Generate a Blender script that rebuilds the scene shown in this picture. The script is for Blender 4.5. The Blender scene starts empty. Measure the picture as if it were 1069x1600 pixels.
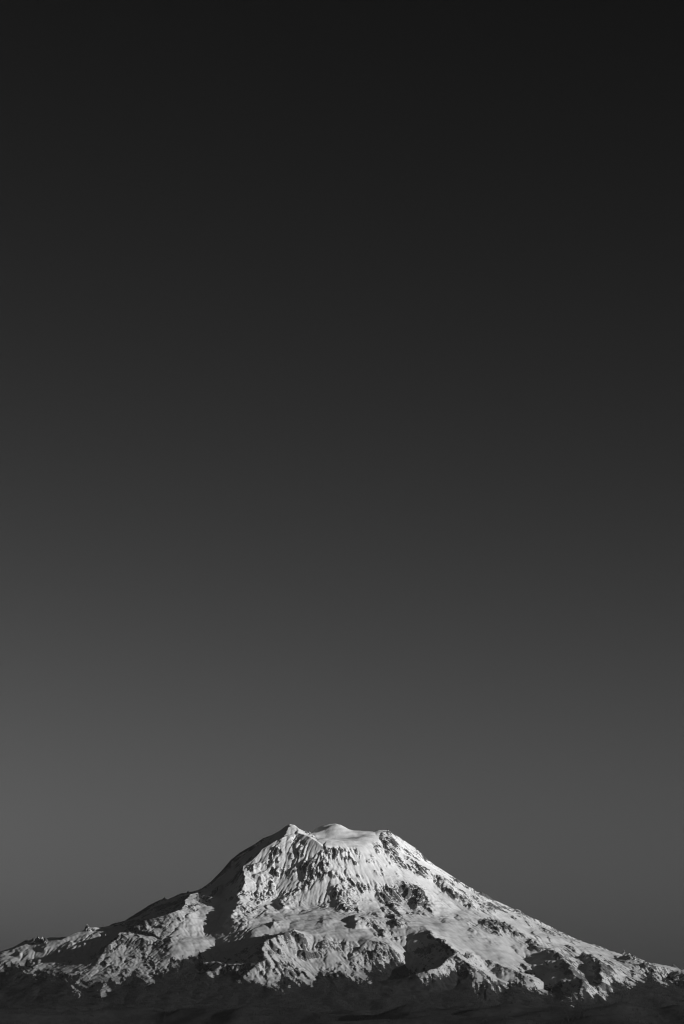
import bpy, math
import numpy as np

# ------------------------------------------------------------------ camera, sky, sun, exposure
scene = bpy.context.scene
F_PX = 5357.0                 # focal length in pixels of a 1069 x 1600 frame
W_PX, H_PX = 1069.0, 1600.0
CAM = np.array([0.0, -60000.0, 122.0])
PITCH = math.radians(9.20)
SUN_AZ = math.radians(66.0)   # to the right of the line from the mountain to the camera
SUN_EL = math.radians(9.0)

cam_data = bpy.data.cameras.new("camera")
cam = bpy.data.objects.new("camera", cam_data)
scene.collection.objects.link(cam)
cam.location = CAM
cam.rotation_euler = (math.pi / 2 + PITCH, 0, 0)
cam_data.sensor_fit = 'VERTICAL'
cam_data.angle = 2 * math.atan(H_PX / 2 / F_PX)
cam_data.clip_start = 1.0
cam_data.clip_end = 400000.0
scene.camera = cam

sun_dir = np.array([math.sin(SUN_AZ) * math.cos(SUN_EL), -math.cos(SUN_AZ) * math.cos(SUN_EL), math.sin(SUN_EL)])

world = bpy.data.worlds.new("World")
scene.world = world
world.use_nodes = True
nt = world.node_tree
nt.nodes.clear()
sky = nt.nodes.new("ShaderNodeTexSky")
sky.sky_type = 'NISHITA'
sky.sun_disc = False
sky.sun_elevation = SUN_EL
sky.sun_rotation = math.atan2(sun_dir[0], sun_dir[1])
sky.altitude = 0
sky.air_density = 1.0
sky.dust_density = 1.7
sky.ozone_density = 1.0
# black and white film behind a red filter: only the red of the sky reaches it
sep = nt.nodes.new("ShaderNodeSeparateColor")
nt.links.new(sky.outputs[0], sep.inputs[0])
pw = nt.nodes.new("ShaderNodeMath"); pw.operation = 'POWER'
nt.links.new(sep.outputs[0], pw.inputs[0]); pw.inputs[1].default_value = 3.7
mu = nt.nodes.new("ShaderNodeMath"); mu.operation = 'MULTIPLY'
nt.links.new(pw.outputs[0], mu.inputs[0]); mu.inputs[1].default_value = 0.0221
mn = nt.nodes.new("ShaderNodeMath"); mn.operation = 'MINIMUM'      # shoulder of the film
nt.links.new(mu.outputs[0], mn.inputs[0]); mn.inputs[1].default_value = 1.2
bg = nt.nodes.new("ShaderNodeBackground")
nt.links.new(mn.outputs[0], bg.inputs[0])
bg.inputs[1].default_value = 0.1
wo = nt.nodes.new("ShaderNodeOutputWorld")
nt.links.new(bg.outputs[0], wo.inputs[0])

sl = bpy.data.lights.new("sun", 'SUN')
sl.energy = 4.6
sl.angle = math.radians(0.5)
sl.color = (1.0, 1.0, 1.0)
so = bpy.data.objects.new("sun", sl)
scene.collection.objects.link(so)
from mathutils import Vector
so.rotation_euler = Vector(-sun_dir).to_track_quat('-Z', 'Y').to_euler()
so.location = (0, 0, 20000)

vs = scene.view_settings
vs.view_transform = 'Standard'
vs.look = 'None'
vs.exposure = 0.0
vs.gamma = 1.0
vs.use_curve_mapping = False
scene.cycles.max_bounces = 4
scene.cycles.volume_bounces = 0
scene.cycles.filter_width = 1.15

# ------------------------------------------------------------------ numeric helpers
cp, sp_ = math.cos(PITCH), math.sin(PITCH)

def project(x, y, z):
    """photo pixel of a point"""
    dy = y - CAM[1]; dz = z - CAM[2]
    fwd = dy * cp + dz * sp_
    up = -dy * sp_ + dz * cp
    return W_PX / 2 + F_PX * (x - CAM[0]) / fwd, H_PX / 2 - F_PX * up / fwd

def unproject(px, py, y):
    """point of the ray through a photo pixel at depth y"""
    a = (px - W_PX / 2) / F_PX; b = (H_PX / 2 - py) / F_PX
    dx, dy, dz = a, cp - b * sp_, sp_ + b * cp
    t = (y - CAM[1]) / dy
    return CAM[0] + dx * t, CAM[2] + dz * t

def sstep(a, b, x):
    t = np.clip((x - a) / (b - a), 0, 1)
    return t * t * (3 - 2 * t)

def _hash(ix, iy, seed):
    h = (ix.astype(np.uint32) * np.uint32(374761393) + iy.astype(np.uint32) * np.uint32(668265263)
         + np.uint32(seed * 974634777 & 0xffffffff))
    h = (h ^ (h >> np.uint32(13))) * np.uint32(1274126177)
    return h ^ (h >> np.uint32(16))

def perlin(x, y, seed):
    x0 = np.floor(x); y0 = np.floor(y)
    fx = (x - x0).astype(np.float32); fy = (y - y0).astype(np.float32)
    ix = x0.astype(np.int64) & 0xffffffff; iy = y0.astype(np.int64) & 0xffffffff
    def g(ox, oy):
        h = _hash(ix + ox, iy + oy, seed).astype(np.float32) * np.float32(2 * math.pi / 4294967296.0)
        return np.cos(h) * (fx - ox) + np.sin(h) * (fy - oy)
    u = fx * fx * fx * (fx * (fx * 6 - 15) + 10); v = fy * fy * fy * (fy * (fy * 6 - 15) + 10)
    a = g(0, 0); b = g(1, 0); c = g(0, 1); d = g(1, 1)
    return ((a + (b - a) * u) * (1 - v) + (c + (d - c) * u) * v) * 1.5

def fbm(x, y, octaves, seed, gain=0.5, lac=2.03):
    s = 0; a = 1.0; f = 1.0
    for o in range(octaves):
        s = s + a * perlin(x * f + 17.3 * o, y * f - 9.1 * o, seed + o)
        a *= gain; f *= lac
    return s

def ridged(x, y, octaves, seed, gain=0.5, lac=2.1):
    s = 0; a = 1.0; f = 1.0; w = 1.0
    for o in range(octaves):
        n = 1 - np.abs(perlin(x * f + 31.7 * o, y * f + 5.3 * o, seed + o))
        n = n * n * w
        w = np.clip(n * 1.6, 0, 1)
        s = s + a * n
        a *= gain; f *= lac
    return s

def in_poly(px, py, poly):
    c = np.zeros(px.shape, bool)
    n = len(poly)
    for i in range(n):
        x1, y1 = poly[i]; x2, y2 = poly[(i + 1) % n]
        if y1 == y2: continue
        cond = ((y1 > py) != (y2 > py))
        c ^= cond & (px < (x2 - x1) * (py - y1) / (y2 - y1) + x1)
    return c

def blur(a, n):
    """n passes of a 1-2-1 filter along both axes"""
    for _ in range(n):
        p = np.pad(a, 1, mode='edge')
        a = (p[:-2, 1:-1] + 2 * p[1:-1, 1:-1] + p[2:, 1:-1]) * 0.25
        p = np.pad(a, 1, mode='edge')
        a = (p[1:-1, :-2] + 2 * p[1:-1, 1:-1] + p[1:-1, 2:]) * 0.25
    return a

# ------------------------------------------------------------------ the shape of the volcano
SKYLINE = [(-420,1600),(-250,1560),(-120,1522),(-50,1503),(0,1488),(15,1482),(25,1477),(40,1469),(52,1467),(72,1468),(85,1467),(100,1469),(115,1463),
    (125,1457),(133,1453),(145,1451),(160,1450),(178,1443),(195,1438),(203,1433),(215,1425),(235,1413),(257,1403),(262,1405),
    (275,1399),(285,1395),(300,1393),(307,1391),(313,1389),(330,1377),(345,1362),(360,1345),(375,1332),(395,1320),(412,1308),
    (425,1304),(438,1297),(447,1290),(453,1288),(460,1289),(468,1295),(474,1302),(481,1308),(485,1305),(490,1298),(497,1293),(505,1290),(514,1288),(525,1287),(532,1288),(545,1295),
    (560,1299),(580,1299),(595,1298),(606,1297),(612,1301),(625,1308),(640,1319),(650,1325),(665,1340),(680,1352),(695,1361),
    (710,1371),(730,1384),(745,1393),(760,1399),(775,1407),(790,1414),(805,1422),(820,1430),(840,1437),(860,1447),(880,1457),
    (900,1466),(915,1473),(930,1476),(945,1481),(960,1489),(980,1492),(990,1495),(1000,1501),(1012,1504),(1025,1510),
    (1040,1510),(1053,1508),(1060,1513),(1069,1515),(1150,1540),(1300,1570),(1480,1598)]
sk = np.array(SKYLINE, float)
AX, _ = unproject(525.0, 1287.0, 0.0)
skx, skz = unproject(sk[:, 0], sk[:, 1], 0.0)
rr = np.arange(0, 14000, 10.0)
def gsmooth(a, s):
    k = np.exp(-0.5 * (np.arange(-3 * s, 3 * s + 1) / s) ** 2); k /= k.sum()
    return np.convolve(np.pad(a, 3 * s, mode='edge'), k, mode='valid')
def under(a, n=12):
    p = np.pad(a, n, mode='edge')
    return gsmooth(np.min([p[k:k + len(a)] for k in range(2 * n + 1)], axis=0), 10) - 8
prof_r = under(np.interp(AX + rr, skx, skz))
prof_l = under(np.interp(AX - rr, skx, skz))
prof_f = gsmooth(np.interp(rr, [0,300,1250,2150,2750,3450,4300,6150,8000,9500,14000],
                             [4345,4285,3890,3220,2780,2610,2430,1630,1100,820,350]), 14) - 20

def base(x, y):
    dx = x - AX
    r = np.hypot(dx, y)
    c2 = dx * dx / np.maximum(r * r, 1.0)
    side = np.where(dx < 0, np.interp(r, rr, prof_l), np.interp(r, rr, prof_r))
    return side * c2 + np.interp(r, rr, prof_f) * (1 - c2)

YS = np.arange(-11000, 700, 10.0)
def plant(px, py, amp):
    """the place on the slope where a crest of that height is seen at that pixel"""
    x, z = unproject(px, py, YS)
    d = base(x, YS) + amp - z
    hit = np.nonzero(d >= 0)[0]
    i = hit[0] if len(hit) else int(np.argmax(d))
    return x[i], YS[i], z[i] - base(x[i], YS[i])

# ridges: points (pixel x, pixel y, height above the smooth cone in metres), width left, width right, sharpness
RIDGES = [
 # crest of the forward summit running down right in front of the ice dome
 ([(447,1291,40),(453,1289,60),(462,1292,70),(470,1300,80),(478,1306,85),(485,1311,85),(492,1317,85),(500,1323,85),(520,1326,60),(545,1328,40),(575,1332,0)], 480, 230, 1.0),
 # edge of the shaded flank
 ([(453,1290,90),(445,1307,110),(430,1317,140),(416,1326,170),(400,1340,210),(385,1349,240),(382,1362,250),(380,1380,240),(374,1395,170),(371,1412,110),(362,1434,50),(368,1454,0)], 420, 620, 1.0),
 ([(493,1318,60),(500,1333,45),(506,1350,40),(514,1372,45),(526,1396,55),(534,1412,50),(546,1426,0)], 340, 600, 1.0),
 # long cleaver of the right skyline
 ([(606,1297,10),(622,1328,30),(640,1340,50),(668,1360,70),(690,1369,80),(702,1385,90),(722,1402,80),(740,1416,50),(765,1440,0)], 240, 420, 1.0),
 # rock wedge in the middle of the right face
 ([(604,1378,10),(626,1376,50),(638,1379,70),(652,1392,80),(662,1406,70),(678,1430,0)], 300, 420, 1.0),
 # cliff line on the right snowfield
 ([(735,1433,20),(765,1438,60),(790,1444,70),(815,1458,60),(840,1470,50),(862,1478,0)], 300, 420, 1.0),
 # pyramid low in the middle
 ([(520,1470,0),(490,1464,70),(470,1457,140),(456,1454,200),(440,1461,220),(420,1468,240),(413,1478,240),(411,1488,230),(417,1498,200),(425,1515,100),(440,1535,0)], 520, 720, 1.0),
 ([(417,1497,200),(397,1507,160),(365,1506,120),(338,1505,80)], 200, 520, 1.0),
 # rounded hill right of the pyramid
 ([(530,1468,30),(575,1468,90),(605,1474,120),(622,1484,110),(625,1498,60),(600,1512,0)], 420, 500, 0.9),
 # ridge with the dark wall and the little pyramid at its foot
 ([(655,1446,40),(668,1453,150),(677,1463,190),(690,1468,220),(700,1480,260),(711,1491,280),(735,1512,240),(765,1535,120),(785,1550,0)], 520, 620, 1.0),
 ([(711,1491,280),(690,1508,240),(665,1517,190),(640,1523,120)], 260, 500, 1.0),
 ([(760,1500,30),(790,1512,80),(815,1520,100),(835,1535,60),(845,1545,0)], 300, 380, 1.0),
 # lower ridges on the right
 ([(862,1484,100),(867,1491,180),(885,1507,210),(893,1523,210),(906,1535,190),(912,1552,120),(915,1568,0)], 430, 420, 1.0),
 ([(925,1490,70),(937,1502,130),(940,1520,150),(945,1535,120),(950,1550,0)], 220, 420, 1.0),
 ([(980,1495,60),(1005,1508,90),(1040,1512,120),(1069,1520,130),(1100,1540,110)], 320, 420, 1.0),
 # rocky shoulder on the left
 ([(345,1398,30),(331,1401,100),(312,1393,150),(298,1398,180),(290,1408,200),(272,1424,220),(252,1432,210),(230,1440,190),(203,1440,100),(185,1462,90),(168,1480,90),(150,1505,60),(130,1530,0)], 380, 900, 1.0),
 ([(330,1408,40),(300,1432,50),(270,1470,40),(262,1505,20),(258,1530,0)], 300, 420, 0.9),
 # long low back on the far left
 ([(198,1441,0,-2600),(165,1450,0,-2800),(137,1451,0,-2900),(100,1468,0,-3250),(55,1470,0,-3050),(10,1486,0,-3200),(-40,1502,0,-3400)], 420, 950, 1.0),
]
# hollows between the ridges
HOLLOWS = [
 ([(300,1440,-40),(330,1465,-90),(350,1488,-130),(340,1500,-80)], 620, 520, 1.0),
 ([(640,1470,-40),(645,1490,-90),(640,1510,-110),(630,1535,-60)], 520, 420, 1.0),
 ([(800,1480,-30),(825,1500,-70),(830,1520,-60)], 420, 380, 1.0),
]
# walls that face left: crest points, then breadth of the wall in pixels and how bold it is
CLIFFS = [
 ([(431,1324),(432,1338)], 6, 1), ([(425,1338),(426,1352)], 5, 1), ([(434,1340),(434,1350)], 4, 1), ([(396,1350),(397,1362)], 9, 1),
 ([(397,1364),(405,1370),(410,1379),(411,1388)], 14, 1), ([(430,1359),(434,1371)], 8, 1), ([(459,1306),(446,1308),(434,1314)], 5, .7),
 ([(464,1324),(468,1344)], 6, 1), ([(470,1346),(476,1355),(479,1368),(479,1380),(478,1399)], 12, 1), ([(501,1328),(504,1340),(505,1364)], 7, 1),
 ([(513,1347),(512,1356)], 6, 1), ([(519,1360),(519,1374)], 8, 1), ([(501,1362),(500,1383)], 5, 1), ([(520,1384),(525,1394),(530,1404),(529,1417)], 14, 1),
 ([(533,1333),(534,1346)], 3, 1), ([(537,1336),(540,1348)], 4, 1), ([(542,1338),(545,1351)], 4, 1), ([(551,1343),(554,1353)], 4, 1), ([(526,1336),(527,1346)], 3, 1),
 ([(591,1362),(593,1371)], 14, .5), ([(584,1315),(590,1333)], 6, 1), ([(599,1307),(603,1316),(605,1325),(608,1338)], 10, 1), ([(613,1322),(615,1330)], 4, 1),
 ([(618,1335),(621,1346)], 5, 1), ([(612,1334),(614,1346)], 4, 1), ([(632,1335),(649,1346),(660,1352)], 6, 1), ([(658,1351),(655,1360),(653,1368)], 13, 1),
 ([(626,1345),(630,1354)], 4, 1), ([(637,1348),(640,1356)], 4, .8), ([(672,1362),(676,1372)], 6, 1),
 ([(685,1365),(686,1376),(686,1390)], 14, 1), ([(687,1371),(694,1379),(700,1390),(710,1400),(722,1406)], 10, 1), ([(718,1396),(729,1405),(737,1411),(739,1423)], 8, 1),
 ([(700,1366),(724,1383),(739,1392),(760,1410)], 6, 1), ([(735,1403),(748,1413),(760,1426)], 6, 1), ([(743,1391),(757,1408)], 6, 1), ([(765,1408),(767,1430)], 8, 1),
 ([(773,1412),(775,1422)], 4, 1), ([(804,1420),(817,1432)], 8, 1), ([(776,1438),(777,1455)], 18, 1), ([(785,1444),(790,1455)], 6, 1), ([(801,1454),(810,1464)], 8, 1),
 ([(836,1466),(840,1486)], 20, .5), ([(716,1427),(716,1441)], 10, .5), ([(760,1438),(758,1448)], 20, .7),
 ([(371,1404),(372,1420),(363,1430),(360,1438),(364,1449),(369,1456)], 18, 1), ([(441,1401),(441,1413),(444,1426)], 16, 1), ([(425,1420),(408,1430),(392,1437)], 10, .7),
 ([(427,1438),(428,1449)], 10, 1), ([(384,1390),(383,1402)], 9, 1), ([(402,1390),(404,1408)], 7, .8), ([(415,1396),(410,1412)], 6, .8),
 ([(535,1412),(545,1425)], 9, 1), ([(557,1427),(556,1437),(557,1446),(563,1451)], 17, 1), ([(559,1381),(568,1396)], 6, 1), ([(548,1372),(553,1386)], 4, 1), ([(538,1382),(545,1398)], 4, 1),
 ([(587,1394),(596,1404),(597,1412)], 9, 1), ([(604,1387),(611,1395),(617,1407)], 8, 1), ([(606,1412),(614,1418),(617,1427)], 9, 1), ([(612,1426),(619,1438),(617,1450)], 9, 1),
 ([(598,1453),(599,1465)], 9, 1), ([(590,1446),(592,1456)], 6, 1), ([(632,1376),(633,1389),(650,1395),(655,1401),(652,1415),(658,1425)], 22, 1), ([(630,1376),(632,1392)], 8, 1),
 ([(668,1416),(675,1427)], 9, 1), ([(340,1434),(340,1441)], 20, .35), ([(300,1425),(294,1436),(272,1462)], 12, .4),
 ([(460,1456),(473,1475)], 9, 1), ([(470,1484),(479,1498)], 12, 1), ([(418,1484),(448,1532)], 4, .8), ([(445,1496),(472,1529)], 4, .8), ([(458,1510),(488,1532)], 4, .8), ([(430,1490),(460,1530)], 3, .8),
 ([(432,1462),(436,1476)], 5, 1), ([(444,1458),(450,1474)], 5, 1), ([(424,1468),(428,1482)], 5, 1),
 ([(507,1469),(505,1484)], 16, .8), ([(552,1488),(555,1504)], 14, .6), ([(587,1484),(581,1503)], 9, 1), ([(570,1478),(556,1486)], 10, .5), ([(612,1464),(616,1471)], 10, .7),
 ([(703,1484),(711,1492)], 8, 1), ([(735,1488),(739,1503)], 13, 1), ([(764,1498),(767,1512)], 10, .8), ([(780,1510),(786,1530)], 10, .7),
 ([(885,1489),(895,1508)], 4, .8), ([(910,1483),(916,1500)], 5, .9), ([(938,1501),(935,1514),(938,1532)], 16, 1), ([(815,1505),(834,1520)], 8, 1), ([(903,1515),(908,1528)], 8, .9),
 ([(981,1484),(984,1500)], 11, 1), ([(1010,1503),(1011,1513)], 14, .8), ([(1013,1504),(1024,1522)], 9, 1), ([(990,1516),(990,1528)], 16, .6), ([(1060,1518),(1060,1530)], 20, .6),
 ([(203,1442),(203,1459)], 16, .8), ([(137,1446),(140,1455)], 6, 1), ([(669,1452),(677,1464)], 11, 1), ([(686,1464),(693,1474)], 9, 1), ([(697,1475),(703,1486)], 9, 1), ([(867,1490),(873,1501)], 10, .9), ([(884,1506),(892,1522)], 10, .9), ([(903,1530),(910,1544)], 9, .9), ([(850,1500),(856,1512)], 6, .8), ([(660,1478),(668,1492)], 7, .8), ([(760,1462),(775,1480)], 14, .4), ([(735,1452),(742,1470)], 14, .4), ([(800,1475),(812,1490)], 12, .4), ([(690,1425),(700,1445)], 14, .35), ([(505,1432),(510,1446)], 12, .35), ([(590,1425),(585,1440)], 12, .35), ([(150,1468),(165,1490)], 20, .6), ([(95,1476),(112,1490)], 14, .5), ([(60,1478),(74,1488)], 8, .6), ([(25,1488),(38,1498)], 8, .6),
]

DX = 12.5
gx = np.arange(-7000, 7000 + 1, DX)
gy = np.arange(-11000, 500 + 1, DX)
X, Y = np.meshgrid(gx, gy)
XW = X + 75 * fbm(X / 800, Y / 900, 3, 11) + 22 * fbm(X / 170, Y / 170, 2, 12)
YW = Y + 75 * fbm(X / 800, Y / 900, 3, 21) + 22 * fbm(X / 170, Y / 170, 2, 22)
B = base(X, Y)
B = B + (420 - B) * sstep(-8300, -11000, Y)

def sunward(ex, ey):
    """normal of a crest on its weather side"""
    return (-ey, ex) if -ey * 0.91 - ex * 0.41 > 0 else (ey, -ex)

def spine(points, wl, wr, sharp, out, sign):
    P = []
    for p in points:
        if len(p) == 3: P.append(plant(*p))
        else:                                           # depth given instead of height
            x, z = unproject(p[0], p[1], p[3]); P.append((x, p[3], z - base(x, p[3])))
    wmax = max(wl, wr)
    xs = [p[0] for p in P]; ys = [p[1] for p in P]
    i0, i1 = np.searchsorted(gx, [min(xs) - wmax - 150, max(xs) + wmax + 150])
    j0, j1 = np.searchsorted(gy, [min(ys) - wmax - 150, max(ys) + wmax + 150])
    sx = XW[j0:j1, i0:i1]; sy = YW[j0:j1, i0:i1]
    best = np.full(sx.shape, 1e9); amp = np.zeros(sx.shape); side = np.zeros(sx.shape)
    for (x1, y1, a1), (x2, y2, a2) in zip(P[:-1], P[1:]):
        ex, ey = x2 - x1, y2 - y1
        L2 = ex * ex + ey * ey + 1e-6
        t = np.clip(((sx - x1) * ex + (sy - y1) * ey) / L2, 0, 1)
        ddx = sx - (x1 + t * ex); ddy = sy - (y1 + t * ey)
        d = np.hypot(ddx, ddy)
        m = d < best
        best = np.where(m, d, best)
        amp = np.where(m, a1 + (a2 - a1) * t, amp)
        nx_, ny_ = sunward(ex, ey)
        side = np.where(m, ddx * nx_ + ddy * ny_, side)
    w = np.where(side < 0, wl, wr) * 1.0
    # near the spine the two widths blend so that the crest stays continuous
    k = np.clip(1 - best / w, 0, 1)
    h = amp * (k ** sharp) * (0.75 + 0.25 * k)
    sub = out[j0:j1, i0:i1]
    if sign > 0:
        out[j0:j1, i0:i1] = np.maximum(sub, h)
    else:
        out[j0:j1, i0:i1] = np.minimum(sub, h * np.sign(1))
    return P

UP = np.zeros_like(X); DN = np.zeros_like(X)
SP = [spine(*r, UP, 1) for r in RIDGES]
for r in HOLLOWS: spine(*r, DN, -1)
DN = blur(DN, 8)
# snow basin between the ice dome and the forward crest
DN = DN - 120 * np.exp(-((X - AX + 60) / 520) ** 2 - ((Y + 600) / 240) ** 2)
H = B + UP + DN
# crest line of the skyline itself
zs = np.interp(gx, skx, skz)
H = np.maximum(H, zs[None, :] - 4 - np.abs(Y) * (0.4 + 0.7 * sstep(700, 1300, AX - X) + 0.1 * sstep(700, 1300, X - AX)) - (Y / 40.0) ** 2)

# walls that break the slope
def plant_on(px, py):
    x, z = unproject(px, py, YS)
    i = np.clip(((x - gx[0]) / DX).round().astype(int), 0, len(gx) - 1)
    j = np.clip(((YS - gy[0]) / DX).round().astype(int), 0, len(gy) - 1)
    d = H[j, i] - z
    hit = np.nonzero(d >= 0)[0]
    k = hit[0] if len(hit) else int(np.argmax(d))
    return x[k], YS[k]

CL = np.zeros_like(X)
XC = X + 0.25 * (XW - X) + 26 * fbm(X / 110, Y / 150, 3, 13); YC = Y + 0.25 * (YW - Y) + 26 * fbm(X / 110, Y / 150, 3, 23)
# lesser ribs strewn over the slopes
rs = np.random.default_rng(12)
STREWN = [(45, [(500,1330),(600,1335),(640,1365),(600,1440),(560,1420)], 0.4), (60, [(620,1330),(760,1405),(960,1490),(1069,1515),(960,1530),(860,1490),(760,1440),(690,1400)], 0.75),
          (25, [(385,1352),(440,1315),(480,1320),(480,1395),(400,1420)], 0.15), (22, [(205,1442),(312,1396),(330,1402),(270,1470),(265,1515),(165,1535),(150,1495)], 0.6),
          (24, [(420,1470),(520,1470),(620,1480),(560,1520),(460,1530),(400,1520)], 0.6), (25, [(650,1520),(710,1495),(860,1500),(920,1550),(760,1540)], 0.6),
          (20, [(0,1490),(190,1452),(150,1495),(60,1510)], 0.8)]
for cnt, poly, lean in STREWN:
    pa = np.array(poly, float); k = 0
    while k < cnt:
        a, b = rs.uniform(pa[:, 0].min(), pa[:, 0].max()), rs.uniform(pa[:, 1].min(), pa[:, 1].max())
        if not in_poly(np.array([a]), np.array([b]), poly)[0]: continue
        ln = rs.uniform(5, 15); le = lean * rs.uniform(0.5, 1.4)
        CLIFFS.append(([(a, b), (a + le * ln * 0.5 + rs.uniform(-1, 1), b + ln * 0.5), (a + le * ln, b + ln)], rs.uniform(2.2, 5), rs.uniform(0.6, 1.0)))
        k += 1
for pts, wpx, bold in CLIFFS:
    w = wpx * 11.2
    peak = bold * (0.33 * w + 8) * (1 - 0.25 * min(1, max(0, wpx - 9) / 6))
    # densify, and let the wall die out towards its ends
    pts = np.array(pts, float)
    n = max(4, int(np.abs(np.diff(pts, axis=0)).max() * len(pts) / 4))
    tt = np.linspace(0, len(pts) - 1, n)
    q = np.stack([np.interp(tt, np.arange(len(pts)), pts[:, c]) for c in (0, 1)], -1)
    P = [plant_on(a - 0.0, b + peak / 25) for a, b in q]
    am = peak * np.minimum(1, 1.5 * np.clip(np.sin(np.pi * np.linspace(0.03, 0.98, n)), 0, 1))
    wl = 0.6 * w; wr = max(2.6 * w, 140)
    xs = [p[0] for p in P]; ys = [p[1] for p in P]
    i0, i1 = np.searchsorted(gx, [min(xs) - wr - 50, max(xs) + wr + 50])
    j0, j1 = np.searchsorted(gy, [min(ys) - wr - 50, max(ys) + wr + 50])
    sx = XC[j0:j1, i0:i1]; sy = YC[j0:j1, i0:i1]
    best = np.full(sx.shape, 1e9); amp = np.zeros(sx.shape); side = np.zeros(sx.shape)
    for k in range(n - 1):
        x1, y1 = P[k]; ex, ey = P[k + 1][0] - x1, P[k + 1][1] - y1
        t = np.clip(((sx - x1) * ex + (sy - y1) * ey) / (ex * ex + ey * ey + 1e-6), 0, 1)
        ddx = sx - (x1 + t * ex); ddy = sy - (y1 + t * ey); d = np.hypot(ddx, ddy)
        m = d < best
        best = np.where(m, d, best); amp = np.where(m, am[k] + (am[k + 1] - am[k]) * t, amp); nx_, ny_ = sunward(ex, ey); side = np.where(m, ddx * nx_ + ddy * ny_, side)
    kk = np.clip(1 - best / np.where(side < 0, wl, wr), 0, 1)
    CL[j0:j1, i0:i1] = np.maximum(CL[j0:j1, i0:i1], amp * kk)
H = H + CL * (1 + 0.35 * fbm(X / 90, Y / 140, 2, 33))

# ---- where the slope is rough rock and where it is smooth ice
ROUGH = [
 (1.0, [(376,1352),(415,1324),(440,1312),(453,1292),(484,1300),(505,1325),(560,1328),(585,1345),(575,1380),(565,1420),(545,1432),(500,1422),(470,1402),(430,1400),(380,1440),(360,1440)]),
 (1.0, [(578,1312),(606,1296),(640,1316),(700,1360),(760,1396),(800,1425),(780,1445),(745,1430),(700,1402),(650,1368),(600,1345)]),
 (1.0, [(596,1385),(625,1374),(655,1385),(690,1432),(650,1436),(616,1416)]),
 (0.55, [(195,1436),(313,1390),(335,1400),(290,1440),(265,1490),(275,1525),(160,1545),(140,1490)]),
 (0.7, [(330,1500),(390,1485),(395,1465),(455,1452),(490,1480),(540,1530),(430,1540)]),
 (0.8, [(530,1470),(600,1470),(625,1500),(570,1522),(530,1528)]),
 (0.6, [(630,1530),(665,1450),(712,1488),(810,1545),(700,1540)]),
 (0.8, [(860,1482),(960,1498),(965,1550),(900,1570)]),
 (1.0, [(586,1388),(612,1388),(634,1450),(604,1444)]),
 (0.8, [(570,1440),(590,1440),(612,1476),(590,1480)]),
 (1.0, [(732,1434),(800,1438),(870,1478),(840,1484),(780,1462),(735,1452)]),
 (0.7, [(740,1395),(800,1418),(960,1485),(900,1480),(800,1440)]),
 (0.8, [(955,1480),(1080,1500),(1080,1545),(1000,1530)]),
]
SMOOTH = [
 (0.35, [(394,1354),(415,1336),(424,1350),(420,1392),(404,1384)]), (0.35, [(437,1332),(460,1315),(462,1392),(437,1396)]),
 (0.3, [(556,1342),(600,1348),(668,1376),(640,1376),(600,1372),(572,1378)]),
 (0.03, [(488,1299),(525,1284),(600,1296),(588,1318),(560,1325),(505,1322)]),
 (0.10, [(400,1428),(452,1415),(500,1428),(540,1432),(575,1440),(584,1458),(570,1472),(520,1468),(460,1454),(420,1462),(385,1450)]),
 (0.10, [(662,1380),(690,1400),(730,1430),(735,1452),(780,1464),(835,1488),(800,1500),(745,1496),(700,1478),(675,1455),(640,1445),(640,1430),(680,1430)]),
 (0.12, [(770,1425),(850,1458),(900,1476),(840,1474),(790,1444)]),
 (0.2, [(300,1425),(370,1405),(380,1440),(300,1500),(262,1500),(272,1455)]),
 (0.5, [(305,1392),(378,1330),(440,1300),(380,1352),(372,1400),(330,1392)]),
 (0.25, [(0,1480),(200,1446),(150,1490),(60,1505),(0,1505)]),
]
PX, PY = project(X, Y, H)
jx = PX + 5 * fbm(X / 300, Y / 300, 2, 41); jy = PY + 4 * fbm(X / 300, Y / 300, 2, 43)
RG = np.full(X.shape, 0.35)
for v, poly in ROUGH:
    RG = np.where(in_poly(jx, jy, poly), np.maximum(RG, v), RG)
for v, poly in SMOOTH:
    RG = np.where(in_poly(jx, jy, poly), v, RG)
RG = RG * (0.3 + 0.7 * sstep(1250, 1650, H))
RG = blur(RG, 4)

# flutes that run down the slope, and broken rock, thickest about the walls
R = np.hypot(X - AX, Y); TH = np.arctan2(X - AX, -Y)
DU = (X * 0.94 + Y * 0.33); DV = (X * 0.33 - Y * 0.94)        # spurs on the lower slopes lean to the right
low = sstep(3100, 2600, H)
CLUMP = sstep(-0.1, 0.6, fbm(X / 330, Y / 520, 3, 83) + 0.5 * np.minimum(blur(CL, 6) / 25, 1.2) - 0.05)
RC = RG * (0.20 + 0.14 * low + (0.80 - 0.14 * low) * CLUMP)
H = H + RC * 12 * (ridged(TH * 18 + 0.5 * fbm(X / 400, Y / 400, 3, 51), R / 800, 4, 52) - 0.9) * sstep(300, 1200, R)
H = H + RC * low * 16 * (ridged(DU / 150 + 0.5 * fbm(X / 300, Y / 300, 2, 53), DV / 1100, 3, 54) - 0.9)
H = H + RC * (20 - 10 * low) * (ridged(XW / 420, YW / 620, 5, 61) - 0.9) + (1 - RG) * (20 * fbm(X / 560, Y / 380, 3, 66) + 22 * sstep(3400, 2900, H) * fbm(X / 420, Y / 900, 2, 67))
H = H + RC * (7 - 3 * low) * fbm(XW / 85, YW / 180, 4, 71, 0.6) + 3.0 * fbm(X / 260, Y / 260, 3, 77)

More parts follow.
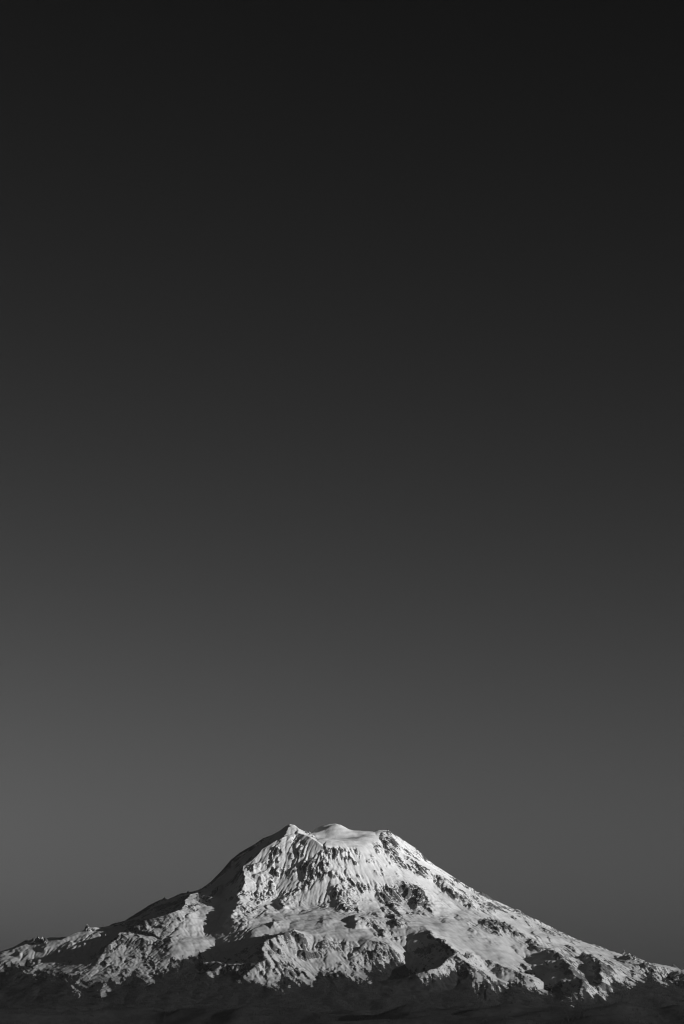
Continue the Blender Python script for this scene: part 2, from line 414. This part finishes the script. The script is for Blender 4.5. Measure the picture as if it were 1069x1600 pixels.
# ------------------------------------------------------------------ water and snow slides cut the gullies
def erode(Hm, weight, batches, n, steps, seed):
    rng = np.random.default_rng(seed)
    h = (Hm / DX).astype(np.float64)
    ny, nx = h.shape
    wf = weight.ravel()
    for b in range(batches):
        hf = h.ravel()
        delta = np.zeros(hf.size)
        px = rng.uniform(2, nx - 4, n); py = rng.uniform(2, ny - 4, n)
        vx = np.zeros(n); vy = np.zeros(n); sp = np.ones(n); wa = np.ones(n); se = np.zeros(n)
        for s in range(steps):
            ix = px.astype(np.int64); iy = py.astype(np.int64)
            fx = px - ix; fy = py - iy
            k = iy * nx + ix
            a = hf[k]; bb = hf[k + 1]; c = hf[k + nx]; d = hf[k + nx + 1]
            gxx = (bb - a) * (1 - fy) + (d - c) * fy
            gyy = (c - a) * (1 - fx) + (d - bb) * fx
            h0 = a * (1 - fx) * (1 - fy) + bb * fx * (1 - fy) + c * (1 - fx) * fy + d * fx * fy
            vx = vx * 0.12 - gxx * 0.88; vy = vy * 0.12 - gyy * 0.88
            L = np.hypot(vx, vy) + 1e-9
            vx /= L; vy /= L
            nxp = np.clip(px + vx, 2, nx - 4); nyp = np.clip(py + vy, 2, ny - 4)
            jx_ = nxp.astype(np.int64); jy_ = nyp.astype(np.int64)
            ux = nxp - jx_; uy = nyp - jy_
            q = jy_ * nx + jx_
            h1 = hf[q] * (1 - ux) * (1 - uy) + hf[q + 1] * ux * (1 - uy) + hf[q + nx] * (1 - ux) * uy + hf[q + nx + 1] * ux * uy
            dh = h1 - h0
            cap = np.maximum(-dh, 0.02) * sp * wa * 3.0
            dep = np.where(dh > 0, np.minimum(dh, se), np.where(se > cap, (se - cap) * 0.12, -np.minimum((cap - se) * 0.22, np.maximum(-dh, 0))))
            dep = dep * np.where(dep < 0, wf[k], 1.0)
            se = se - dep
            for off, ww in ((0, (1 - fx) * (1 - fy)), (1, fx * (1 - fy)), (nx, (1 - fx) * fy), (nx + 1, fx * fy)):
                delta += np.bincount(k + off, dep * ww, hf.size) if s % 1 == 0 else 0
            sp = np.sqrt(np.maximum(sp * sp - dh * 2.0, 0.05)); sp = np.minimum(sp, 4.0)
            wa *= 0.97
            px, py = nxp, nyp
            if s % 5 == 4:
                hf += delta; delta[:] = 0
        hf += delta
        h = hf.reshape(ny, nx)
    return h * DX

H0 = H.copy()
EH = erode(H, 0.01 + 0.6 * np.clip(RC, 0, 1) ** 1.3, 4, 50000, 40, 5)
H = H0 + np.clip(blur(EH - H0, 1), -60, 40)
H = H + (0.10 + RC) * (4.5 + 3.5 * low) * (ridged(TH * 75 * (1 - low) + DU / 70 * low, (R / 230) * (1 - low) + DV / 420 * low, 4, 81, 0.7) - 0.8)

# ------------------------------------------------------------------ snow, rock and forest over it
gyy, gxx = np.gradient(H, DX)
SLOPE = np.hypot(gxx, gyy)
CURV = blur(H, 6) - blur(H, 40)
CURV_S = H - blur(H, 5)
PX, PY = project(X, Y, H)
TREE = [(-300,1530),(0,1516),(25,1510),(60,1512),(100,1524),(130,1540),(165,1543),(200,1533),(250,1528),(272,1512),(300,1500),(340,1512),(400,1530),(430,1535),
        (480,1538),(520,1528),(560,1522),(585,1508),(620,1505),(640,1526),(700,1524),(780,1540),(800,1530),(830,1532),(860,1545),
        (900,1562),(915,1550),(945,1548),(960,1538),(1010,1528),(1040,1538),(1069,1538),(1400,1570)]
tr = np.array(TREE, float)
tl = np.interp(PX, tr[:, 0], tr[:, 1])
FOREST = np.clip(0.5 + (PY - tl + 2) / 22 + 0.4 * fbm(X / 700, Y / 1800, 2, 90) + 0.6 * fbm(X / 240, Y / 1500, 4, 91, 0.66) + 0.5 * fbm(DU / 90, DV / 1100, 3, 92) + 0.3 * fbm(X / 50, Y / 300, 2, 94) + 0.004 * CURV, 0, 1)
ROCKY = [(0.60, ROUGH[3][1]), (0.48, ROUGH[4][1]), (0.40, ROUGH[5][1]), (0.10, ROUGH[0][1]), (0.22, ROUGH[1][1]), (0.4, ROUGH[2][1]), (0.38, ROUGH[6][1]),
         (0.48, ROUGH[7][1]), (0.4, ROUGH[8][1]), (0.4, ROUGH[9][1]), (0.5, ROUGH[10][1]), (0.48, ROUGH[11][1]), (0.5, ROUGH[12][1]),
         (0.26, [(300,1395),(700,1430),(1069,1500),(1069,1560),(0,1560),(0,1470)]), (0.42, [(100,1475),(190,1450),(170,1530),(90,1520)])]
bias = np.full(X.shape, 0.0)
for v, poly in ROCKY: bias = np.where(in_poly(PX, PY, poly), np.maximum(bias, v), bias)
for v, poly in SMOOTH: bias = np.where(in_poly(PX, PY, poly), -0.2 if v < 0.29 else 0.05, bias)
bias = blur(bias, 5)
streak = (1 - low) * fbm(TH * 45, R / 240, 3, 95) + low * fbm(DU / 50, DV / 380, 3, 96)
ROCK = 0.12 + bias + 0.75 * (SLOPE - 0.85) + 0.005 * CURV + 0.03 * CURV_S + 0.28 * streak + 0.3 * (CLUMP - 0.5)
ROCK = np.clip(ROCK, 0, 1)

# ------------------------------------------------------------------ materials
def mat_terrain():
    m = bpy.data.materials.new("snow_rock_forest")
    m.use_nodes = True
    t = m.node_tree; N = t.nodes; L = t.links
    bs = N["Principled BSDF"]
    geo = N.new("ShaderNodeNewGeometry")
    def noise(scale, detail, rough=0.6):
        n = N.new("ShaderNodeTexNoise"); n.inputs["Scale"].default_value = scale
        n.inputs["Detail"].default_value = detail; n.inputs["Roughness"].default_value = rough
        L.new(geo.outputs["Position"], n.inputs["Vector"]); return n.outputs["Fac"]
    def math_(op, a, b):
        n = N.new("ShaderNodeMath"); n.operation = op
        for i, v in enumerate((a, b)):
            if isinstance(v, (int, float)): n.inputs[i].default_value = v
            else: L.new(v, n.inputs[i])
        return n.outputs[0]
    def rng(v, a, b, c, d):
        n = N.new("ShaderNodeMapRange"); n.interpolation_type = 'SMOOTHSTEP'
        L.new(v, n.inputs[0])
        for i, q in enumerate((a, b, c, d)): n.inputs[1 + i].default_value = q
        return n.outputs[0]
    def attr(name):
        n = N.new("ShaderNodeAttribute"); n.attribute_name = name; return n.outputs["Fac"]
    def mix(f, a, b):
        n = N.new("ShaderNodeMix"); n.data_type = 'FLOAT'
        L.new(f, n.inputs[0])
        for i, v in ((2, a), (3, b)):
            if isinstance(v, (int, float)): n.inputs[i].default_value = v
            else: L.new(v, n.inputs[i])
        return n.outputs[0]
    fine = noise(1 / 28.0, 3, 0.75)
    mid = noise(1 / 140.0, 3)
    sx = N.new("ShaderNodeSeparateXYZ"); L.new(geo.outputs["Position"], sx.inputs[0])
    # snow colour darkens downhill, painting in the weaker sun low on the mountain
    height_shade = rng(math_('ADD', sx.outputs[2], math_('MULTIPLY', math_('SUBTRACT', noise(1 / 900.0, 3), 0.5), 900)), 1900, 3700, 0.52, 0.83)
    snow = math_('MULTIPLY', height_shade, rng(mid, 0.3, 0.7, 0.92, 1.03))
    rock = rng(fine, 0.3, 0.75, 0.05, 0.15)
    wood = rng(noise(1 / 60.0, 3), 0.35, 0.7, 0.013, 0.028)
    fr = rng(math_('ADD', attr("rock"), math_('MULTIPLY', math_('SUBTRACT', fine, 0.5), 1.7)), 0.44, 0.56, 0, 1)
    ff = rng(math_('ADD', attr("forest"), math_('MULTIPLY', math_('SUBTRACT', noise(1 / 35.0, 3, 0.7), 0.5), 1.5)), 0.42, 0.58, 0, 1)
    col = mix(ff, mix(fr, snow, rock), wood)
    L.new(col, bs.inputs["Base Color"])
    bs.inputs["Roughness"].default_value = 0.75
    bs.inputs["Specular IOR Level"].default_value = 0.15
    bp = N.new("ShaderNodeBump"); bp.inputs["Distance"].default_value = 12.0
    L.new(fine, bp.inputs["Height"])
    L.new(mix(fr, 0.12, 0.8), bp.inputs["Strength"])
    L.new(bp.outputs[0], bs.inputs["Normal"])
    return m
TERRAIN = mat_terrain()

def grid_mesh(name, X, Y, Z, attrs, mat):
    ny, nx = X.shape
    co = np.stack([X, Y, Z], -1).reshape(-1, 3).astype(np.float32)
    idx = np.arange(ny * nx).reshape(ny, nx)
    q = np.stack([idx[:-1, :-1], idx[:-1, 1:], idx[1:, 1:], idx[1:, :-1]], -1).reshape(-1, 4)
    return make_mesh(name, co, q, attrs, mat)

def make_mesh(name, co, q, attrs, mat):
    me = bpy.data.meshes.new(name)
    nf = len(q)
    me.vertices.add(len(co)); me.vertices.foreach_set("co", co.ravel())
    me.loops.add(nf * 4); me.loops.foreach_set("vertex_index", q.ravel().astype(np.int32))
    me.polygons.add(nf)
    me.polygons.foreach_set("loop_start", np.arange(0, nf * 4, 4, dtype=np.int32))
    me.polygons.foreach_set("use_smooth", np.ones(nf, bool))
    me.update(calc_edges=True)
    for k, v in attrs.items():
        a = me.attributes.new(k, 'FLOAT', 'POINT')
        a.data.foreach_set("value", v.ravel().astype(np.float32))
    me.materials.append(mat)
    return me

def link(name, me, parent=None, **props):
    o = bpy.data.objects.new(name, me)
    scene.collection.objects.link(o)
    if parent: o.parent = parent
    for k, v in props.items(): o[k] = v
    return o

# ---- the mountain and the parts one can tell apart on it
PX, PY = project(X, Y, H)
jx = PX + 3 * fbm(X / 200, Y / 200, 2, 141); jy = PY + 3 * fbm(X / 200, Y / 200, 2, 143)
PARTS = [
 ("rock_face", "broken rock and snow wall below the left summit", ROUGH[0][1]),
 ("rock_face", "rocky sunlit slope under the right summit", ROUGH[1][1]),
 ("rock_wedge", "dark wedge of bare rock in the snow below the right summit", ROUGH[2][1]),
 ("rock_shoulder", "speckled rocky shoulder on the left slope", ROUGH[3][1]),
 ("rock_pyramid", "low pyramid of streaked rock above the forest", ROUGH[4][1]),
 ("knoll", "rounded snowy knoll beside the low pyramid", ROUGH[5][1]),
 ("spur", "snowy spur with a dark wall on its left", ROUGH[6][1]),
 ("spur", "steep rocky spur low on the right slope", ROUGH[7][1]),
 ("cliff_band", "dark cliff band crossing the right snowfield", ROUGH[10][1]),
 ("shaded_flank", "smooth flank in shadow left of the summit", [(205,1438),(215,1424),(257,1402),(313,1388),(375,1331),(412,1307),(438,1296),(447,1300),(430,1314),(400,1338),(383,1350),(378,1390),(362,1430),(345,1400),(312,1392),(270,1424),(230,1440)]),
 ("snow_dome", "smooth rounded snow dome between the two summits", [(482,1303),(488,1296),(525,1280),(606,1292),(588,1318),(560,1326),(505,1323)]),
 ("glacier", "smooth glacier in the middle of the face", SMOOTH[4][1]),
 ("glacier", "broad glacier below the right face", SMOOTH[5][1]),
 ("snowfield", "clean snowfield under the right skyline", SMOOTH[6][1]),
]
lab = np.zeros(X.shape, int)
for k, (_, _, poly) in enumerate(PARTS):
    lab[in_poly(jx, jy, poly) & (Y < 60)] = k + 1
FP = len(PARTS) + 1
lab[blur(FOREST, 6) > 0.6] = FP
gyv, gxv = np.gradient(H, DX)
NRM = np.stack([-gxv, -gyv, np.ones_like(H)], -1)
NRM /= np.linalg.norm(NRM, axis=-1, keepdims=True)
NRM = NRM.reshape(-1, 3)
CO = np.stack([X, Y, H], -1).reshape(-1, 3).astype(np.float32)
idx = np.arange(X.size).reshape(X.shape)
QUADS = np.stack([idx[:-1, :-1], idx[:-1, 1:], idx[1:, 1:], idx[1:, :-1]], -1).reshape(-1, 4)
FL = lab[:-1, :-1].ravel()
RF, FF = ROCK.ravel(), FOREST.ravel()

def patch(name, k):
    q = QUADS[FL == k]
    u, inv = np.unique(q, return_inverse=True)
    me = make_mesh(name, CO[u], inv.reshape(-1, 4), {"rock": RF[u], "forest": FF[u]}, TERRAIN)
    me.normals_split_custom_set_from_vertices(NRM[u])
    return me

mountain = link("mountain", patch("mountain", 0), kind="structure",
                label="snow covered volcano with two summits rising above dark forest", category="mountain")
for k, (name, label, _) in enumerate(PARTS):
    link(name, patch(name, k + 1), mountain, label=label)
link("wooded_slope", patch("wooded_slope", FP), mountain, label="dark wooded slopes along the foot of the mountain")

# ---- the slopes behind and beside the face, out of the picture
ox, oy = np.meshgrid(np.arange(-15000, 15001, 120.0), np.arange(-10900, 11000, 120.0))
oz = base(ox, oy)
oz = oz + (420 - oz) * sstep(-8300, -11000, oy)
inside = sstep(7000, 6700, np.abs(ox)) * sstep(480, 200, oy)
oz = oz - 6 - 320 * inside + (1 - inside) * 40 * (ridged(ox / 1400, oy / 1400, 4, 401) - 0.9)
oz = 80 + (oz - 80) * sstep(15000, 11000, np.abs(ox))
of = np.clip(0.5 + (1650 - oz) / 300, 0, 1)
me = grid_mesh("far_slopes", ox, oy, oz, {"rock": ox * 0 + 0.25, "forest": of}, TERRAIN)
link("far_slopes", me, mountain)

# ---- rock towers that stand up from the ridges
rng_ = np.random.default_rng(4)
def tower(px, py, hpx, wpx, lean=0.0, n=9):
    """a jagged tower whose top is seen at (px, py)"""
    x0, y0 = plant_on(px, py + hpx * 0.8)
    i = int(round((x0 - gx[0]) / DX)); j = min(int(round((y0 - gy[0]) / DX)), len(gy) - 1)
    z0 = H[j, i]
    _, zt = unproject(px, py, y0)
    hh = max(zt - z0, hpx * 6.0); w = wpx * 5.6
    levels = [(-0.7, 1.5), (0.0, 1.15), (0.3, 0.85), (0.55, 0.72), (0.8, 0.42), (1.0, 0.12)]
    vs_, qs = [], []
    for l, (t, r) in enumerate(levels):
        for k in range(n):
            a = 2 * math.pi * k / n + 0.2 * l
            rad = w * r * rng_.uniform(0.65, 1.25)
            vs_.append((x0 + math.cos(a) * rad + lean * hh * max(t, 0), y0 + math.sin(a) * rad * 1.3,
                        z0 + t * hh + (rng_.uniform(-0.09, 0.09) * hh if t > 0 else 0)))
    for l in range(len(levels) - 1):
        for k in range(n):
            a = l * n + k; b_ = l * n + (k + 1) % n
            qs.append((a, b_, b_ + n, a + n))
    vs_.append((x0 + lean * hh, y0, z0 + hh * 1.03))
    top = len(vs_) - 1; l0 = (len(levels) - 1) * n
    for k in range(0, n - 1, 2):
        qs.append((l0 + k, l0 + k + 1, l0 + (k + 2) % n, top))
    co = np.array(vs_, np.float32)
    rk = np.where(rng_.uniform(0, 1, len(co)) < 0.3, 0.25, 0.9)
    me = make_mesh("rock_tower", co, np.array(qs), {"rock": rk, "forest": rk * 0}, TERRAIN)
    me.polygons.foreach_set("use_smooth", np.zeros(len(me.polygons), bool))
    return link("rock_tower", me, mountain)
for t in [(53,1464,11,8),(60,1462,10,6),(66,1463,10,7),(72,1466,7,6),(137,1444,10,8,-0.1),(146,1450,4,5),(484,1299.5,6,3.5),(478,1298,4,3),(488,1304,5,3),
          (257,1402,5,5),(294,1392,4,4),(728,1488,9,5),(732,1491,6,5),(976,1484.5,12,8,-0.1),(983,1489,8,7),(992,1494,7,6),(1012,1503,5,6),(1053,1506.5,6,7),
          (313,1388,4,4),(606,1296,4,4)]:
    tower(*t)

G = 130000.0
gp = np.array([[-G, -G, 100], [G, -G, 100], [G, G, 100], [-G, G, 100]], np.float32)
me = make_mesh("ground", gp, np.array([[0, 1, 2, 3]]), {"rock": np.zeros(4), "forest": np.ones(4)}, TERRAIN)
link("ground", me, kind="structure", label="dark wooded lowland stretching to the horizon", category="ground")

# ------------------------------------------------------------------ wooded foothills in front
fx = np.arange(-16000, 16001, 80.0); fy = np.arange(-24000, -9800, 80.0)
FX, FY = np.meshgrid(fx, fy)
FH = 560 + 210 * ridged(FX / 5200, FY / 2600, 4, 201) - 60 + 45 * fbm(FX / 900, FY / 700, 4, 205)
FH = 90 + (FH - 90) * sstep(-24000, -19000, FY) * sstep(-9800, -12000, FY)
me = grid_mesh("foothills", FX, FY, FH, {"rock": FX * 0, "forest": FX * 0 + 1}, TERRAIN)
foothills = link("foothills", me, kind="structure", label="low dark wooded foothills along the bottom of the picture", category="hills")

# ---- conifers over the foothills and the foot of the mountain, far too many to count
def tree_mass(n, x, y, z, h):
    ang = rng_.uniform(0, 6.28, n); w = h * rng_.uniform(0.2, 0.32, n)
    v = np.zeros((n, 5, 3), np.float32)
    for k in range(4):
        v[:, k, 0] = x + np.cos(ang + k * math.pi / 2) * w
        v[:, k, 1] = y + np.sin(ang + k * math.pi / 2) * w
        v[:, k, 2] = z - 4
    v[:, 4] = np.stack([x, y, z + h], -1)
    b = (np.arange(n) * 5)[:, None]
    tri = np.concatenate([b + np.array([k, (k + 1) % 4, 4]) for k in range(4)])
    return v.reshape(-1, 3), tri
def tri_mesh(name, co, tri, mat):
    me = bpy.data.meshes.new(name)
    me.vertices.add(len(co)); me.vertices.foreach_set("co", co.ravel())
    me.loops.add(len(tri) * 3); me.loops.foreach_set("vertex_index", tri.ravel().astype(np.int32))
    me.polygons.add(len(tri)); me.polygons.foreach_set("loop_start", np.arange(0, len(tri) * 3, 3, dtype=np.int32))
    me.update(calc_edges=True); me.materials.append(mat)
    return me
def mat_tree():
    m = bpy.data.materials.new("conifer"); m.use_nodes = True
    N = m.node_tree.nodes; L = m.node_tree.links
    n = N.new("ShaderNodeTexNoise"); n.inputs["Scale"].default_value = 1 / 300.0; n.inputs["Detail"].default_value = 3
    g = N.new("ShaderNodeNewGeometry"); L.new(g.outputs["Position"], n.inputs["Vector"])
    r = N.new("ShaderNodeMapRange"); L.new(n.outputs["Fac"], r.inputs[0])
    for i, q in enumerate((0.3, 0.7, 0.010, 0.022)): r.inputs[1 + i].default_value = q
    L.new(r.outputs[0], N["Principled BSDF"].inputs["Base Color"])
    N["Principled BSDF"].inputs["Roughness"].default_value = 0.9
    N["Principled BSDF"].inputs["Specular IOR Level"].default_value = 0.1
    return m
CONIFER = mat_tree()
# on the mountain
n = 70000
xs = rng_.uniform(-6600, 6600, n); ys = rng_.uniform(-9800, -2500, n)
ii = ((xs - gx[0]) / DX).astype(int); jj = ((ys - gy[0]) / DX).astype(int)
dens = np.clip((FOREST[jj, ii] - 0.22) * 1.5, 0, 1) * (0.35 + 0.65 * sstep(-0.35, 0.35, fbm(xs / 380, ys / 900, 3, 301)))
m = rng_.uniform(0, 1, n) < dens
v, t = tree_mass(m.sum(), xs[m], ys[m], H[jj, ii][m], rng_.uniform(14, 30, m.sum()))
link("conifers", tri_mesh("conifers", v, t, CONIFER), mountain, kind="stuff", label="dark conifers on the foot of the mountain")
# on the foothills
n = 70000
xs = rng_.uniform(-7500, 7500, n); ys = rng_.uniform(-22000, -10200, n)
ii = ((xs - fx[0]) / 80.0).astype(int); jj = ((ys - fy[0]) / 80.0).astype(int)
u_ = (xs - fx[ii]) / 80; w_ = (ys - fy[jj]) / 80
zz = (FH[jj, ii] * (1 - u_) + FH[jj, ii + 1] * u_) * (1 - w_) + (FH[jj + 1, ii] * (1 - u_) + FH[jj + 1, ii + 1] * u_) * w_
m = rng_.uniform(0, 1, n) < 0.3 + 0.7 * sstep(-0.3, 0.3, fbm(xs / 500, ys / 1100, 3, 305))
v, t = tree_mass(m.sum(), xs[m], ys[m], zz[m], rng_.uniform(14, 28, m.sum()))
link("conifers", tri_mesh("conifers", v, t, CONIFER), foothills, kind="stuff", label="dark conifers covering the foothills")

# ------------------------------------------------------------------ the air
hm = bpy.data.materials.new("air"); hm.use_nodes = True
hn = hm.node_tree; hn.nodes.clear()
pv = hn.nodes.new("ShaderNodeVolumePrincipled")
pv.inputs["Color"].default_value = (0.85, 0.85, 0.85, 1)
pv.inputs["Density"].default_value = 6e-7
ho = hn.nodes.new("ShaderNodeOutputMaterial")
hn.links.new(pv.outputs[0], ho.inputs["Volume"])
Q = 131000.0
hv = np.array([[sx * Q, sy * Q, z] for z in (95.0, 4500.0) for sx, sy in ((-1, -1), (1, -1), (1, 1), (-1, 1))], np.float32)
hq = np.array([[3, 2, 1, 0], [4, 5, 6, 7], [0, 1, 5, 4], [1, 2, 6, 5], [2, 3, 7, 6], [3, 0, 4, 7]])
me = make_mesh("haze", hv, hq, {}, hm)
link("haze", me, kind="stuff", label="thin pale haze in the air before the mountain", category="haze")
